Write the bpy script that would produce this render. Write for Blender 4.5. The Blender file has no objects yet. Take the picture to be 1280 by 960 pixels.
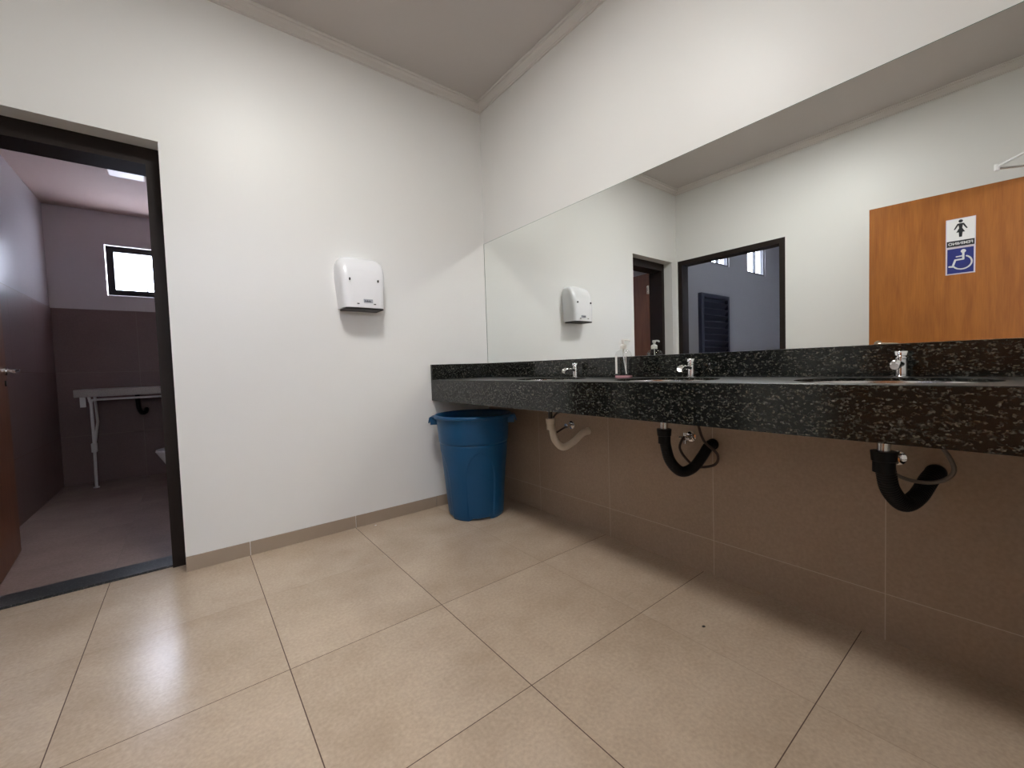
import bpy, bmesh, math, random
from mathutils import Vector, Matrix
PI = math.pi
scn = bpy.context.scene
col = scn.collection

# ---------------------------------------------------------------- camera
CX, CY, CZ = -1.8543, -2.6595, 0.9853
YAW, PITCH, ROLL, FPX = 0.6642, -0.0420, -0.0332, 516.53
F = Vector((math.sin(YAW)*math.cos(PITCH), math.cos(YAW)*math.cos(PITCH), math.sin(PITCH)))
R0 = Vector((math.cos(YAW), -math.sin(YAW), 0)); U0 = R0.cross(F)
R1 = R0*math.cos(ROLL)+U0*math.sin(ROLL); U1 = -R0*math.sin(ROLL)+U0*math.cos(ROLL)
cd = bpy.data.cameras.new('camera'); cam = bpy.data.objects.new('camera', cd); col.objects.link(cam)
cd.sensor_width = 36; cd.lens = FPX*36/1280; cd.clip_start = 0.02
cam.matrix_world = Matrix(((R1.x, U1.x, -F.x, CX), (R1.y, U1.y, -F.y, CY), (R1.z, U1.z, -F.z, CZ), (0, 0, 0, 1)))
scn.camera = cam
# ---------------------------------------------------------------- world, exposure
w = bpy.data.worlds.new('daylight'); scn.world = w; w.use_nodes = True
bg = w.node_tree.nodes['Background']; bg.inputs[0].default_value = (0.84, 0.86, 1.0, 1); bg.inputs[1].default_value = 26.0
LAMP_STRENGTH = 66.0
LAMP_COLOR = (1.0, 0.985, 0.955, 1)
scn.view_settings.view_transform = 'Standard'; scn.view_settings.look = 'None'
scn.view_settings.gamma = 1; scn.view_settings.use_curve_mapping = False
scn.view_settings.exposure = 0.0
scn.cycles.max_bounces = 12; scn.cycles.diffuse_bounces = 6; scn.cycles.glossy_bounces = 6
scn.cycles.caustics_reflective = True; scn.cycles.sample_clamp_indirect = 0; scn.cycles.blur_glossy = 0

# ---------------------------------------------------------------- room numbers
W = 2.76; ZC = 2.972; YF = -2.80      # room width (x -W..0), ceiling, entrance wall
ZT = 0.91; ZU = 0.763; ZB = 1.018     # counter top, apron bottom, backsplash top

# ---------------------------------------------------------------- materials
def newmat(name):
    m = bpy.data.materials.new(name); m.use_nodes = True
    return m, m.node_tree, m.node_tree.nodes['Principled BSDF']
def simple(name, c, rough=0.5, metal=0.0, spec=0.5, noise=0.0, nscale=30, bump=0.0, **kw):
    m, t, b = newmat(name)
    b.inputs['Base Color'].default_value = (*c, 1); b.inputs['Roughness'].default_value = rough
    b.inputs['Metallic'].default_value = metal; b.inputs['Specular IOR Level'].default_value = spec
    tc = t.nodes.new('ShaderNodeTexCoord'); n = t.nodes.new('ShaderNodeTexNoise'); n.inputs['Scale'].default_value = nscale
    n.inputs['Detail'].default_value = 4
    t.links.new(tc.outputs['Object'], n.inputs['Vector'])
    mx = t.nodes.new('ShaderNodeMix'); mx.data_type = 'RGBA'
    mx.inputs[6].default_value = (*[max(0, x*(1-noise)) for x in c], 1); mx.inputs[7].default_value = (*[min(1, x*(1+noise)) for x in c], 1)
    t.links.new(n.outputs['Fac'], mx.inputs[0]); t.links.new(mx.outputs[2], b.inputs['Base Color'])
    if bump:
        bp = t.nodes.new('ShaderNodeBump'); bp.inputs['Strength'].default_value = bump; bp.inputs['Distance'].default_value = 0.01
        t.links.new(n.outputs['Fac'], bp.inputs['Height']); t.links.new(bp.outputs[0], b.inputs['Normal'])
    for k, v in kw.items(): b.inputs[k].default_value = v
    return m
def tile_mat(name, c1, c2, grout, ax, period, off, gw, rough, mottle=3.0, rvar=0.06, grout_fade=None):
    """grout grid on world position. ax: two axis indices, period/off per axis"""
    m, t, b = newmat(name); N = t.nodes; L = t.links
    g = N.new('ShaderNodeNewGeometry'); s = N.new('ShaderNodeSeparateXYZ'); L.new(g.outputs['Position'], s.inputs[0])
    outs = []; ids = []
    for a, p, o, wd in zip(ax, period, off, gw):
        sub = N.new('ShaderNodeMath'); sub.operation = 'SUBTRACT'; L.new(s.outputs[a], sub.inputs[0]); sub.inputs[1].default_value = o
        dv = N.new('ShaderNodeMath'); dv.operation = 'DIVIDE'; L.new(sub.outputs[0], dv.inputs[0]); dv.inputs[1].default_value = p
        rd = N.new('ShaderNodeMath'); rd.operation = 'ROUND'; L.new(dv.outputs[0], rd.inputs[0])
        fl = N.new('ShaderNodeMath'); fl.operation = 'FLOOR'; L.new(dv.outputs[0], fl.inputs[0]); ids.append(fl)
        df = N.new('ShaderNodeMath'); df.operation = 'SUBTRACT'; L.new(dv.outputs[0], df.inputs[0]); L.new(rd.outputs[0], df.inputs[1])
        ab = N.new('ShaderNodeMath'); ab.operation = 'ABSOLUTE'; L.new(df.outputs[0], ab.inputs[0])
        lt = N.new('ShaderNodeMath'); lt.operation = 'LESS_THAN'; L.new(ab.outputs[0], lt.inputs[0]); lt.inputs[1].default_value = wd/2/p
        if grout_fade:   # grout colour fades towards the tile colour near the back and right walls
            d0, d1, lo = grout_fade[len(outs)]
            mr = N.new('ShaderNodeMapRange'); mr.inputs['From Min'].default_value = d0; mr.inputs['From Max'].default_value = d1
            mr.inputs['To Min'].default_value = lo; mr.inputs['To Max'].default_value = 1.0; L.new(s.outputs[a], mr.inputs[0])
            ml = N.new('ShaderNodeMath'); ml.operation = 'MULTIPLY'; L.new(lt.outputs[0], ml.inputs[0]); L.new(mr.outputs[0], ml.inputs[1]); lt = ml
        outs.append(lt)
    mxm = N.new('ShaderNodeMath'); mxm.operation = 'MAXIMUM'; L.new(outs[0].outputs[0], mxm.inputs[0]); L.new(outs[1].outputs[0], mxm.inputs[1])
    cmb = N.new('ShaderNodeCombineXYZ'); L.new(ids[0].outputs[0], cmb.inputs[0]); L.new(ids[1].outputs[0], cmb.inputs[1])
    wn = N.new('ShaderNodeTexWhiteNoise'); L.new(cmb.outputs[0], wn.inputs['Vector'])
    ad = N.new('ShaderNodeVectorMath'); ad.operation = 'MULTIPLY_ADD'; L.new(wn.outputs['Color'], ad.inputs[0]); ad.inputs[1].default_value = (7, 7, 7); L.new(g.outputs['Position'], ad.inputs[2])
    n1 = N.new('ShaderNodeTexNoise'); n1.inputs['Scale'].default_value = mottle; n1.inputs['Detail'].default_value = 6; n1.inputs['Roughness'].default_value = 0.6
    L.new(ad.outputs[0], n1.inputs['Vector'])
    n2 = N.new('ShaderNodeTexNoise'); n2.inputs['Scale'].default_value = 90; n2.inputs['Detail'].default_value = 3; L.new(g.outputs['Position'], n2.inputs['Vector'])
    cr = N.new('ShaderNodeMapRange'); cr.inputs['From Min'].default_value = 0.3; cr.inputs['From Max'].default_value = 0.72; L.new(n1.outputs['Fac'], cr.inputs[0])
    mx = N.new('ShaderNodeMix'); mx.data_type = 'RGBA'; mx.inputs[6].default_value = (*c1, 1); mx.inputs[7].default_value = (*c2, 1); L.new(cr.outputs[0], mx.inputs[0])
    m2 = N.new('ShaderNodeMix'); m2.data_type = 'RGBA'; m2.blend_type = 'OVERLAY'; m2.inputs[0].default_value = 0.22; L.new(mx.outputs[2], m2.inputs[6]); L.new(n2.outputs['Fac'], m2.inputs[7])
    m3 = N.new('ShaderNodeMix'); m3.data_type = 'RGBA'; L.new(mxm.outputs[0], m3.inputs[0]); L.new(m2.outputs[2], m3.inputs[6]); m3.inputs[7].default_value = (*grout, 1)
    L.new(m3.outputs[2], b.inputs['Base Color'])
    rr = N.new('ShaderNodeMapRange'); rr.inputs['To Min'].default_value = rough-rvar; rr.inputs['To Max'].default_value = rough+rvar; L.new(n1.outputs['Fac'], rr.inputs[0])
    m4 = N.new('ShaderNodeMath'); m4.operation = 'MAXIMUM'; L.new(rr.outputs[0], m4.inputs[0])
    gm = N.new('ShaderNodeMath'); gm.operation = 'MULTIPLY'; gm.inputs[1].default_value = 0.8; L.new(mxm.outputs[0], gm.inputs[0]); L.new(gm.outputs[0], m4.inputs[1])
    L.new(m4.outputs[0], b.inputs['Roughness'])
    bp = N.new('ShaderNodeBump'); bp.invert = True; bp.inputs['Strength'].default_value = 0.4; bp.inputs['Distance'].default_value = 0.002
    L.new(mxm.outputs[0], bp.inputs['Height']); L.new(bp.outputs[0], b.inputs['Normal'])
    return m
def granite(name, base, speck, scale=85, thr=0.62, rough=0.12):
    m, t, b = newmat(name); N = t.nodes; L = t.links
    tc = N.new('ShaderNodeTexCoord')
    mp = N.new('ShaderNodeMapping'); mp.inputs['Scale'].default_value = (1, 0.7, 1.3); mp.inputs['Rotation'].default_value = (0.5, 0.2, 0.3); L.new(tc.outputs['Object'], mp.inputs[0])
    nz = N.new('ShaderNodeTexNoise'); nz.inputs['Scale'].default_value = 40; L.new(mp.outputs[0], nz.inputs['Vector'])
    wv = N.new('ShaderNodeVectorMath'); wv.operation = 'MULTIPLY_ADD'; wv.inputs[1].default_value = (0.012,)*3; L.new(nz.outputs['Color'], wv.inputs[0]); L.new(mp.outputs[0], wv.inputs[2])
    v = N.new('ShaderNodeTexVoronoi'); v.inputs['Scale'].default_value = scale; L.new(wv.outputs[0], v.inputs['Vector'])
    sp = N.new('ShaderNodeSeparateColor'); L.new(v.outputs['Color'], sp.inputs[0])
    r = N.new('ShaderNodeMapRange'); r.inputs['From Min'].default_value = thr; r.inputs['From Max'].default_value = 1.0; L.new(sp.outputs[0], r.inputs[0])
    n = N.new('ShaderNodeTexNoise'); n.inputs['Scale'].default_value = 160; n.inputs['Detail'].default_value = 3; L.new(tc.outputs['Object'], n.inputs['Vector'])
    r2 = N.new('ShaderNodeMapRange'); r2.inputs['From Min'].default_value = 0.42; r2.inputs['From Max'].default_value = 0.68; L.new(n.outputs['Fac'], r2.inputs[0])
    mu = N.new('ShaderNodeMath'); mu.operation = 'MULTIPLY'; L.new(r.outputs[0], mu.inputs[0]); L.new(r2.outputs[0], mu.inputs[1])
    tint = N.new('ShaderNodeMix'); tint.data_type = 'RGBA'; tint.inputs[6].default_value = (*speck, 1); tint.inputs[7].default_value = (speck[0]*1.0, speck[1]*0.88, speck[2]*0.72, 1); L.new(sp.outputs[1], tint.inputs[0])
    mx = N.new('ShaderNodeMix'); mx.data_type = 'RGBA'; mx.inputs[6].default_value = (*base, 1); L.new(mu.outputs[0], mx.inputs[0]); L.new(tint.outputs[2], mx.inputs[7])
    L.new(mx.outputs[2], b.inputs['Base Color']); b.inputs['Roughness'].default_value = rough
    return m
def wood(name, c1, c2, rough=0.35):
    m, t, b = newmat(name); N = t.nodes; L = t.links
    tc = N.new('ShaderNodeTexCoord'); mp = N.new('ShaderNodeMapping'); mp.inputs['Scale'].default_value = (9, 9, 1.1); L.new(tc.outputs['Object'], mp.inputs[0])
    n = N.new('ShaderNodeTexNoise'); n.inputs['Scale'].default_value = 2.2; n.inputs['Detail'].default_value = 8; n.inputs['Distortion'].default_value = 0.6; L.new(mp.outputs[0], n.inputs['Vector'])
    mp2 = N.new('ShaderNodeMapping'); mp2.inputs['Scale'].default_value = (150, 150, 8); L.new(tc.outputs['Object'], mp2.inputs[0])
    n2 = N.new('ShaderNodeTexNoise'); n2.inputs['Scale'].default_value = 1; n2.inputs['Detail'].default_value = 3; L.new(mp2.outputs[0], n2.inputs['Vector'])
    a = N.new('ShaderNodeMath'); a.operation = 'MULTIPLY_ADD'; L.new(n2.outputs['Fac'], a.inputs[0]); a.inputs[1].default_value = 0.45; L.new(n.outputs['Fac'], a.inputs[2])
    r = N.new('ShaderNodeMapRange'); r.inputs['From Min'].default_value = 0.45; r.inputs['From Max'].default_value = 0.98; L.new(a.outputs[0], r.inputs[0])
    mx = N.new('ShaderNodeMix'); mx.data_type = 'RGBA'; mx.inputs[6].default_value = (*c1, 1); mx.inputs[7].default_value = (*c2, 1); L.new(r.outputs[0], mx.inputs[0])
    L.new(mx.outputs[2], b.inputs['Base Color']); b.inputs['Roughness'].default_value = rough
    return m
def glassy(name, tint=(1, 1, 1), fac=0.08, rough=0.02):
    m = bpy.data.materials.new(name); m.use_nodes = True; t = m.node_tree; t.nodes.clear()
    o = t.nodes.new('ShaderNodeOutputMaterial'); mx = t.nodes.new('ShaderNodeMixShader'); tr = t.nodes.new('ShaderNodeBsdfTransparent'); gl = t.nodes.new('ShaderNodeBsdfGlossy')
    fr = t.nodes.new('ShaderNodeMath'); fr.operation = 'MULTIPLY'; f0 = t.nodes.new('ShaderNodeFresnel'); f0.inputs[0].default_value = 1.45
    ge = t.nodes.new('ShaderNodeNewGeometry'); iv = t.nodes.new('ShaderNodeMath'); iv.operation = 'SUBTRACT'; iv.inputs[0].default_value = 1
    t.links.new(ge.outputs['Backfacing'], iv.inputs[1]); t.links.new(f0.outputs[0], fr.inputs[0]); t.links.new(iv.outputs[0], fr.inputs[1])
    tr.inputs[0].default_value = (*tint, 1); gl.inputs['Roughness'].default_value = rough
    t.links.new(fr.outputs[0], mx.inputs[0]); t.links.new(tr.outputs[0], mx.inputs[1]); t.links.new(gl.outputs[0], mx.inputs[2]); t.links.new(mx.outputs[0], o.inputs[0])
    return m
def emis(name, c, s):
    m, t, b = newmat(name); b.inputs['Base Color'].default_value = (0.8, 0.8, 0.8, 1)
    b.inputs['Emission Color'].default_value = c; b.inputs['Emission Strength'].default_value = s
    return m

M = {}
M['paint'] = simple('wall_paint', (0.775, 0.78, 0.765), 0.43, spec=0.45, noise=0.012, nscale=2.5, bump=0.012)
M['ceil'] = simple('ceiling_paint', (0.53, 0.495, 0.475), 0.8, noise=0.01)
M['crown'] = simple('crown_plaster', (0.66, 0.635, 0.61), 0.6, noise=0.01)
M['grey_paint'] = simple('grey_wall_paint', (0.27, 0.265, 0.275), 0.6, noise=0.03, nscale=3)
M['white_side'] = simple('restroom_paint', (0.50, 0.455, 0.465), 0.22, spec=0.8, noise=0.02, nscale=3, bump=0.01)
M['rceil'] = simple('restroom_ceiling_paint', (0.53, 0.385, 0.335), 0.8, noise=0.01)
M['floor'] = tile_mat('floor_tile', (0.445, 0.345, 0.252), (0.555, 0.45, 0.345), (0.09, 0.05, 0.035), (0, 1), (0.5675, 0.5755), (-0.501, -0.553), (0.003, 0.0026), 0.235, 3.2, 0.03, grout_fade=((-0.5, -1.0, 0.22), (-0.6, -1.1, 0.2)))
M['wtile'] = tile_mat('wall_tile', (0.31, 0.228, 0.163), (0.365, 0.272, 0.197), (0.50, 0.41, 0.32), (1, 2), (0.589, 0.60), (-0.576, 0.163), (0.003, 0.003), 0.42, 2.0)
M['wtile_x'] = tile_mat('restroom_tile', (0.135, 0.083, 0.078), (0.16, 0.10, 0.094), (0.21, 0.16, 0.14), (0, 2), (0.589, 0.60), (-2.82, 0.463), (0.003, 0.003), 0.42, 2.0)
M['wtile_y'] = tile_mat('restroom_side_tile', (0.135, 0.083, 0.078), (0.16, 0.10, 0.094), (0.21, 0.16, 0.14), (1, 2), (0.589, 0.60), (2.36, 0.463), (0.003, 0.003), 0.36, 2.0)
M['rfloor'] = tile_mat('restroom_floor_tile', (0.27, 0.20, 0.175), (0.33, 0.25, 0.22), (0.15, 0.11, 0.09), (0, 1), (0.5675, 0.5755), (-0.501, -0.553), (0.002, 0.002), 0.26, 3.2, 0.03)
M['btile'] = simple('baseboard_tile', (0.34, 0.27, 0.205), 0.4, noise=0.05, nscale=12)
M['granite'] = granite('black_granite', (0.009, 0.010, 0.009), (0.17, 0.175, 0.16), 150, 0.60, 0.12)
M['slab'] = granite('black_granite_worktop', (0.012, 0.013, 0.012), (0.16, 0.16, 0.14), 150, 0.5, 0.38)
M['wgranite'] = granite('pale_granite', (0.42, 0.38, 0.36), (0.2, 0.18, 0.17), 200, 0.5, 0.3)
M['thresh'] = granite('threshold_granite', (0.018, 0.02, 0.022), (0.12, 0.13, 0.14), 150, 0.5, 0.3)
M['mirror'] = simple('mirror_silver', (0.92, 0.945, 0.925), 0.004, metal=1.0)
M['mirror_edge'] = simple('mirror_edge_glass', (0.08, 0.16, 0.13), 0.15)
M['frame'] = simple('dark_brown_frame_paint', (0.016, 0.010, 0.008), 0.5, spec=0.22, noise=0.15, nscale=14)
M['winframe'] = simple('window_frame_metal', (0.02, 0.02, 0.024), 0.4)
M['leafwood'] = wood('honey_wood_veneer', (0.235, 0.072, 0.010), (0.37, 0.13, 0.022), 0.38)
M['redwood'] = wood('reddish_wood_veneer', (0.13, 0.042, 0.02), (0.22, 0.080, 0.035), 0.4)
M['chrome'] = simple('chrome', (0.82, 0.82, 0.83), 0.07, metal=1.0)
M['steel'] = simple('brushed_steel', (0.62, 0.60, 0.57), 0.22, metal=1.0, noise=0.05, nscale=60)
M['brass'] = simple('satin_hardware', (0.75, 0.70, 0.60), 0.25, metal=1.0)
M['darkmetal'] = simple('dark_metal', (0.05, 0.045, 0.04), 0.3, metal=0.8)
M['white'] = simple('white_plastic', (0.80, 0.81, 0.83), 0.22, noise=0.01)
M['white2'] = simple('white_enamel', (0.72, 0.70, 0.69), 0.3)
M['cream'] = simple('cream_plastic_hose', (0.60, 0.53, 0.43), 0.45, noise=0.06)
M['blackpl'] = simple('black_plastic', (0.004, 0.004, 0.005), 0.42, spec=0.22)
M['dark_slot'] = simple('dark_plastic', (0.02, 0.02, 0.022), 0.5)
M['grey_slot'] = simple('grey_label_plastic', (0.35, 0.37, 0.42), 0.4)
M['brownhose'] = simple('dark_rubber_hose', (0.035, 0.018, 0.013), 0.4)
M['greyhose'] = simple('braided_hose', (0.16, 0.14, 0.12), 0.35, metal=0.4)
M['blue'] = simple('blue_plastic', (0.004, 0.065, 0.165), 0.36, spec=0.35, noise=0.04, nscale=8, bump=0.02)
M['navy'] = simple('navy_louver_paint', (0.014, 0.017, 0.035), 0.4)
M['ceramic'] = simple('white_ceramic', (0.70, 0.68, 0.68), 0.12)
M['bottle'] = glassy('clear_bottle_plastic', (0.93, 0.93, 0.93))
M['pane'] = glassy('window_pane_glass', (0.9, 0.93, 0.96), rough=0.05)
M['pump'] = simple('pump_plastic', (0.78, 0.77, 0.72), 0.3)
M['pink'] = simple('pink_bottle_base', (0.5, 0.27, 0.30), 0.25)
M['liquid'] = glassy('clear_gel', (0.86, 0.88, 0.88))
M['sign_white'] = simple('sign_white', (0.72, 0.71, 0.68), 0.35)
M['sign_black'] = simple('sign_black', (0.012, 0.012, 0.014), 0.35)
M['sign_blue'] = simple('sign_blue', (0.016, 0.025, 0.16), 0.35)
M['sign_edge'] = simple('sign_edge', (0.62, 0.56, 0.60), 0.35)
M['lamp'] = emis('lamp_diffuser', LAMP_COLOR, LAMP_STRENGTH)
M['plate'] = simple('lamp_plate_off', (0.80, 0.60, 0.52), 0.4)

# ---------------------------------------------------------------- helpers
def obj(name, bm, mat, parent=None, smooth=False, ang=35):
    bmesh.ops.recalc_face_normals(bm, faces=bm.faces)
    me = bpy.data.meshes.new(name); bm.to_mesh(me); bm.free()
    o = bpy.data.objects.new(name, me); col.objects.link(o)
    me.materials.append(mat)
    if smooth:
        for p in me.polygons: p.use_smooth = True
        me.set_sharp_from_angle(angle=math.radians(ang))
    if parent is not None:
        o.parent = parent; o.matrix_parent_inverse = parent.matrix_world.inverted() if False else Matrix.Translation(-Vector(parent.location))
    return o
def tag(o, label, cat, group=None):
    o['label'] = label; o['category'] = cat
    if group: o['group'] = group
    return o
def thing(name, label, cat, loc, group=None):
    o = bpy.data.objects.new(name, None); col.objects.link(o); o.location = loc; o.empty_display_size = 0.05
    return tag(o, label, cat, group)
def struct_empty(name, loc, label=None):
    o = bpy.data.objects.new(name, None); col.objects.link(o); o.location = loc; o.empty_display_size = 0.05
    o['kind'] = 'structure'
    return o
def struct(name, bm, mat, **k):
    o = obj(name, bm, mat, **k); o['kind'] = 'structure'; return o
def box(bm, x0, x1, y0, y1, z0, z1, bev=0.0, mtx=None, seg=2):
    vs = [bm.verts.new((x, y, z)) for x in (x0, x1) for y in (y0, y1) for z in (z0, z1)]
    fs = [bm.faces.new([vs[i] for i in q]) for q in ((0, 1, 3, 2), (4, 6, 7, 5), (0, 4, 5, 1), (2, 3, 7, 6), (0, 2, 6, 4), (1, 5, 7, 3))]
    if bev:
        es = list({e for f in fs for e in f.edges})
        r = bmesh.ops.bevel(bm, geom=es, offset=bev, segments=seg, profile=0.5, affect='EDGES')
        vs = list({v for f in r['faces'] for v in f.verts} | {v for v in vs if v.is_valid})
    if mtx is not None:
        for v in vs: v.co = mtx @ v.co
    return vs
def B(*a, **k):
    bm = bmesh.new(); box(bm, *a, **k); return bm
def boxes(*lst):
    bm = bmesh.new()
    for a in lst: box(bm, *a)
    return bm
def lathe(bm, prof, c=(0, 0, 0), n=32, sx=1, sy=1, mtx=None, cap0=True, cap1=True):
    rings = []
    for r, z in prof:
        ring = []
        for i in range(n):
            a = 2*PI*i/n; p = Vector((c[0]+r*sx*math.cos(a), c[1]+r*sy*math.sin(a), c[2]+z))
            if mtx is not None: p = mtx @ p
            ring.append(bm.verts.new(p))
        rings.append(ring)
    for a, b in zip(rings, rings[1:]):
        for i in range(n): bm.faces.new((a[i], a[(i+1) % n], b[(i+1) % n], b[i]))
    if cap0: bm.faces.new(rings[0][::-1])
    if cap1: bm.faces.new(rings[-1])
    return rings
def spline(pts, per=8):
    P = [Vector(p) for p in pts]; P = [P[0]*2-P[1]] + P + [P[-1]*2-P[-2]]; out = []
    for i in range(1, len(P)-2):
        for k in range(per):
            t = k/per; a, b, c, d = P[i-1:i+3]
            out.append(0.5*((2*b)+(c-a)*t+(2*a-5*b+4*c-d)*t*t+(-a+3*b-3*c+d)*t**3))
    out.append(P[-2]); return out
def tube(bm, pts, r, n=12, rib=0.0, pitch=0.006, cap=True):
    """sweep a circle along pts; rib > 0 corrugates it"""
    P = [Vector(p) for p in pts]
    if rib:
        Q = [P[0]]; step = pitch/4
        seglen = [0]
        for a, b in zip(P, P[1:]): seglen.append(seglen[-1]+(b-a).length)
        tot = seglen[-1]; m = int(tot/step); Q = []; j = 0
        for k in range(m+1):
            s = tot*k/m
            while j < len(P)-2 and seglen[j+1] < s: j += 1
            t = (s-seglen[j])/max(1e-9, seglen[j+1]-seglen[j]); Q.append(P[j].lerp(P[j+1], min(1, t)))
        P = Q
    T = [(P[min(i+1, len(P)-1)]-P[max(i-1, 0)]).normalized() for i in range(len(P))]
    ref = Vector((0, 0, 1)) if abs(T[0].z) < 0.9 else Vector((1, 0, 0))
    u = T[0].cross(ref).normalized(); rings = []
    for i, p in enumerate(P):
        u = (u-T[i]*u.dot(T[i])).normalized(); v = T[i].cross(u)
        rr = (r[i] if isinstance(r, (list, tuple)) else r)*(1+(rib*math.cos(i*PI/2)) if rib else 1)
        rings.append([bm.verts.new(p+(u*math.cos(2*PI*k/n)+v*math.sin(2*PI*k/n))*rr) for k in range(n)])
    for a, b in zip(rings, rings[1:]):
        for i in range(n): bm.faces.new((a[i], a[(i+1) % n], b[(i+1) % n], b[i]))
    if cap: bm.faces.new(rings[0][::-1]); bm.faces.new(rings[-1])
def cyl(bm, p0, p1, r, n=20):
    tube(bm, [p0, p1], r, n)
def prism(bm, poly, d, mtx=None):
    """flat polygon in XY extruded 0..d in Z"""
    a = [bm.verts.new((x, y, 0)) for x, y in poly]; b = [bm.verts.new((x, y, d)) for x, y in poly]
    n = len(poly)
    bm.faces.new(a[::-1]); bm.faces.new(b)
    for i in range(n): bm.faces.new((a[i], a[(i+1) % n], b[(i+1) % n], b[i]))
    if mtx is not None:
        for v in a+b: v.co = mtx @ v.co

# ---------------------------------------------------------------- setting: shell
struct('floor', B(-9.0, 1.2, -5.2, 3.15, -0.12, 0.0), M['floor'])
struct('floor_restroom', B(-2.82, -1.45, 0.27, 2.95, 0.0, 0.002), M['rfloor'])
# wall with the hand dryer and the recessed doorway (x -2.66..-1.91)
DX0, DX1, DZ = -2.66, -1.91, 2.135
struct('wall_back', boxes((-2.9, DX0, 0, 0.27, 0, 3.1), (DX1, 0.15, 0, 0.27, 0, 3.1), (DX0, DX1, 0, 0.27, DZ, 3.1)), M['paint'])
struct('wall_right', B(0, 0.15, -2.95, 0.0, 0, 3.1), M['paint'])
OY0, OY1, OZ = -1.13, -0.02, 2.150
struct('wall_left', boxes((-W-0.13, -W, OY1, 0.0, 0, 3.1), (-W-0.13, -W, YF-0.15, OY0, 0, 3.1), (-W-0.13, -W, OY0, OY1, OZ, 3.1)), M['paint'])
EX0, EX1, EZ = -2.56, -1.58, 2.16
struct('wall_front', boxes((-W, EX0, YF-0.15, YF, 0, 3.1), (EX1, 0.0, YF-0.15, YF, 0, 3.1), (EX0, EX1, YF-0.15, YF, EZ, 3.1)), M['paint'])
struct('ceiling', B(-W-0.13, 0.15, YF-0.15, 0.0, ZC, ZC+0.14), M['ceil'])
# crown moulding, stepped profile run along the four walls
CZ0 = 2.916; cs = 0.056
prof = [(0, 0), (0.009, 0), (0.009, 0.009), (0.015, 0.011), (0.019, 0.017), (0.028, 0.034), (0.040, 0.041), (0.043, 0.041), (0.043, 0.049), (cs, 0.051), (cs, cs), (0, cs)]
def crown(name, p0, p1, nrm):
    bm = bmesh.new(); p0 = Vector(p0); p1 = Vector(p1); nrm = Vector(nrm); d = (p1-p0).normalized()
    rings = []
    for p, s in ((p0, 1), (p1, -1)):
        rings.append([bm.verts.new(p+nrm*a+Vector((0, 0, b))+d*s*a) for a, b in prof])
    n = len(prof)
    for i in range(n): bm.faces.new((rings[0][i], rings[0][(i+1) % n], rings[1][(i+1) % n], rings[1][i]))
    bm.faces.new(rings[0][::-1]); bm.faces.new(rings[1])
    struct(name, bm, M['crown'])
crown('trim_1', (-W, 0, CZ0), (0, 0, CZ0), (0, -1, 0))
crown('trim_2', (0, 0, CZ0), (0, YF, CZ0), (-1, 0, 0))
crown('trim_3', (-W, YF, CZ0), (-W, 0, CZ0), (1, 0, 0))
crown('trim_4', (0, YF, CZ0), (-W, YF, CZ0), (0, 1, 0))
# baseboards
bb = bmesh.new()
for a, b in ((DX1, -1.6345), (-1.632, -1.0665), (-1.064, -0.502), (-0.4995, 0)):
    box(bb, a+0.0005, b-0.0005, -0.008, 0.0, 0.0, 0.075, 0.0012)
struct('baseboard_back', bb, M['btile'])
struct('baseboard_left', B(-W, -W+0.008, YF, OY0, 0, 0.075), M['btile'])
# brown tile facing under the counter on the mirror wall
struct('trim_5', B(-0.008, 0.0, YF, 0.0, 0.0, 0.80), M['wtile'])

# doorway frame, recessed in the back wall + granite threshold + leaf
d1 = struct_empty('door_1', (-2.285, 0.18, 0))
fy0, fy1 = 0.102, 0.268
obj('door_frame', boxes((DX1-0.056, DX1, fy0, fy1, 0, DZ), (DX0, DX0+0.052, fy0, fy1, 0, DZ), (DX0+0.052, DX1-0.056, fy0, fy1, DZ-0.082, DZ)), M['frame'], d1)
struct('trim_6', B(DX0, DX1-0.0, 0.117, 0.27, 0.0, 0.012, bev=0.002), M['thresh'])
# leaf opened ~90 deg into the small room
LA = Vector((-2.606, 0.272, 0)); LB = Vector((-2.668, 0.985, 0))
u = (LB-LA).normalized(); nn = Vector((u.y, -u.x, 0))           # nn points to +x (seen side)
ML = Matrix(((u.x, 0, nn.x, LA.x), (u.y, 0, nn.y, LA.y), (0, 1, 0, 0), (0, 0, 0, 1)))
Lw = (LB-LA).length
leaf = obj('door_leaf', B(0, Lw, 0.012, 2.06, -0.035, 0, bev=0.0015, mtx=ML), M['redwood'], d1)
def lever(bm, m, x, z, d=-1):
    """lever handle: rose, neck and grip on the face plane"""
    tube(bm, [m @ Vector((x, z, 0)), m @ Vector((x, z, 0.008))], 0.026, 24)
    tube(bm, [m @ Vector((x, z, 0.008)), m @ Vector((x, z, 0.048))], 0.009, 14)
    tube(bm, spline([m @ Vector((x, z, 0.048)), m @ Vector((x+d*0.02, z, 0.052)), m @ Vector((x+d*0.07, z-0.002, 0.050)), m @ Vector((x+d*0.115, z-0.006, 0.047))]), 0.0085, 12)
bm = bmesh.new(); lever(bm, ML, Lw-0.06, 1.055, -1); h = obj('door_handle', bm, M['chrome'], leaf, smooth=True)
h.matrix_parent_inverse = Matrix.Identity(4)
bm = bmesh.new(); tube(bm, [ML @ Vector((Lw-0.06, 0.985, 0)), ML @ Vector((Lw-0.06, 0.985, 0.006))], 0.017, 20); h = obj('keyhole_plate', bm, M['darkmetal'], leaf, smooth=True)
h.matrix_parent_inverse = Matrix.Identity(4)
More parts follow.
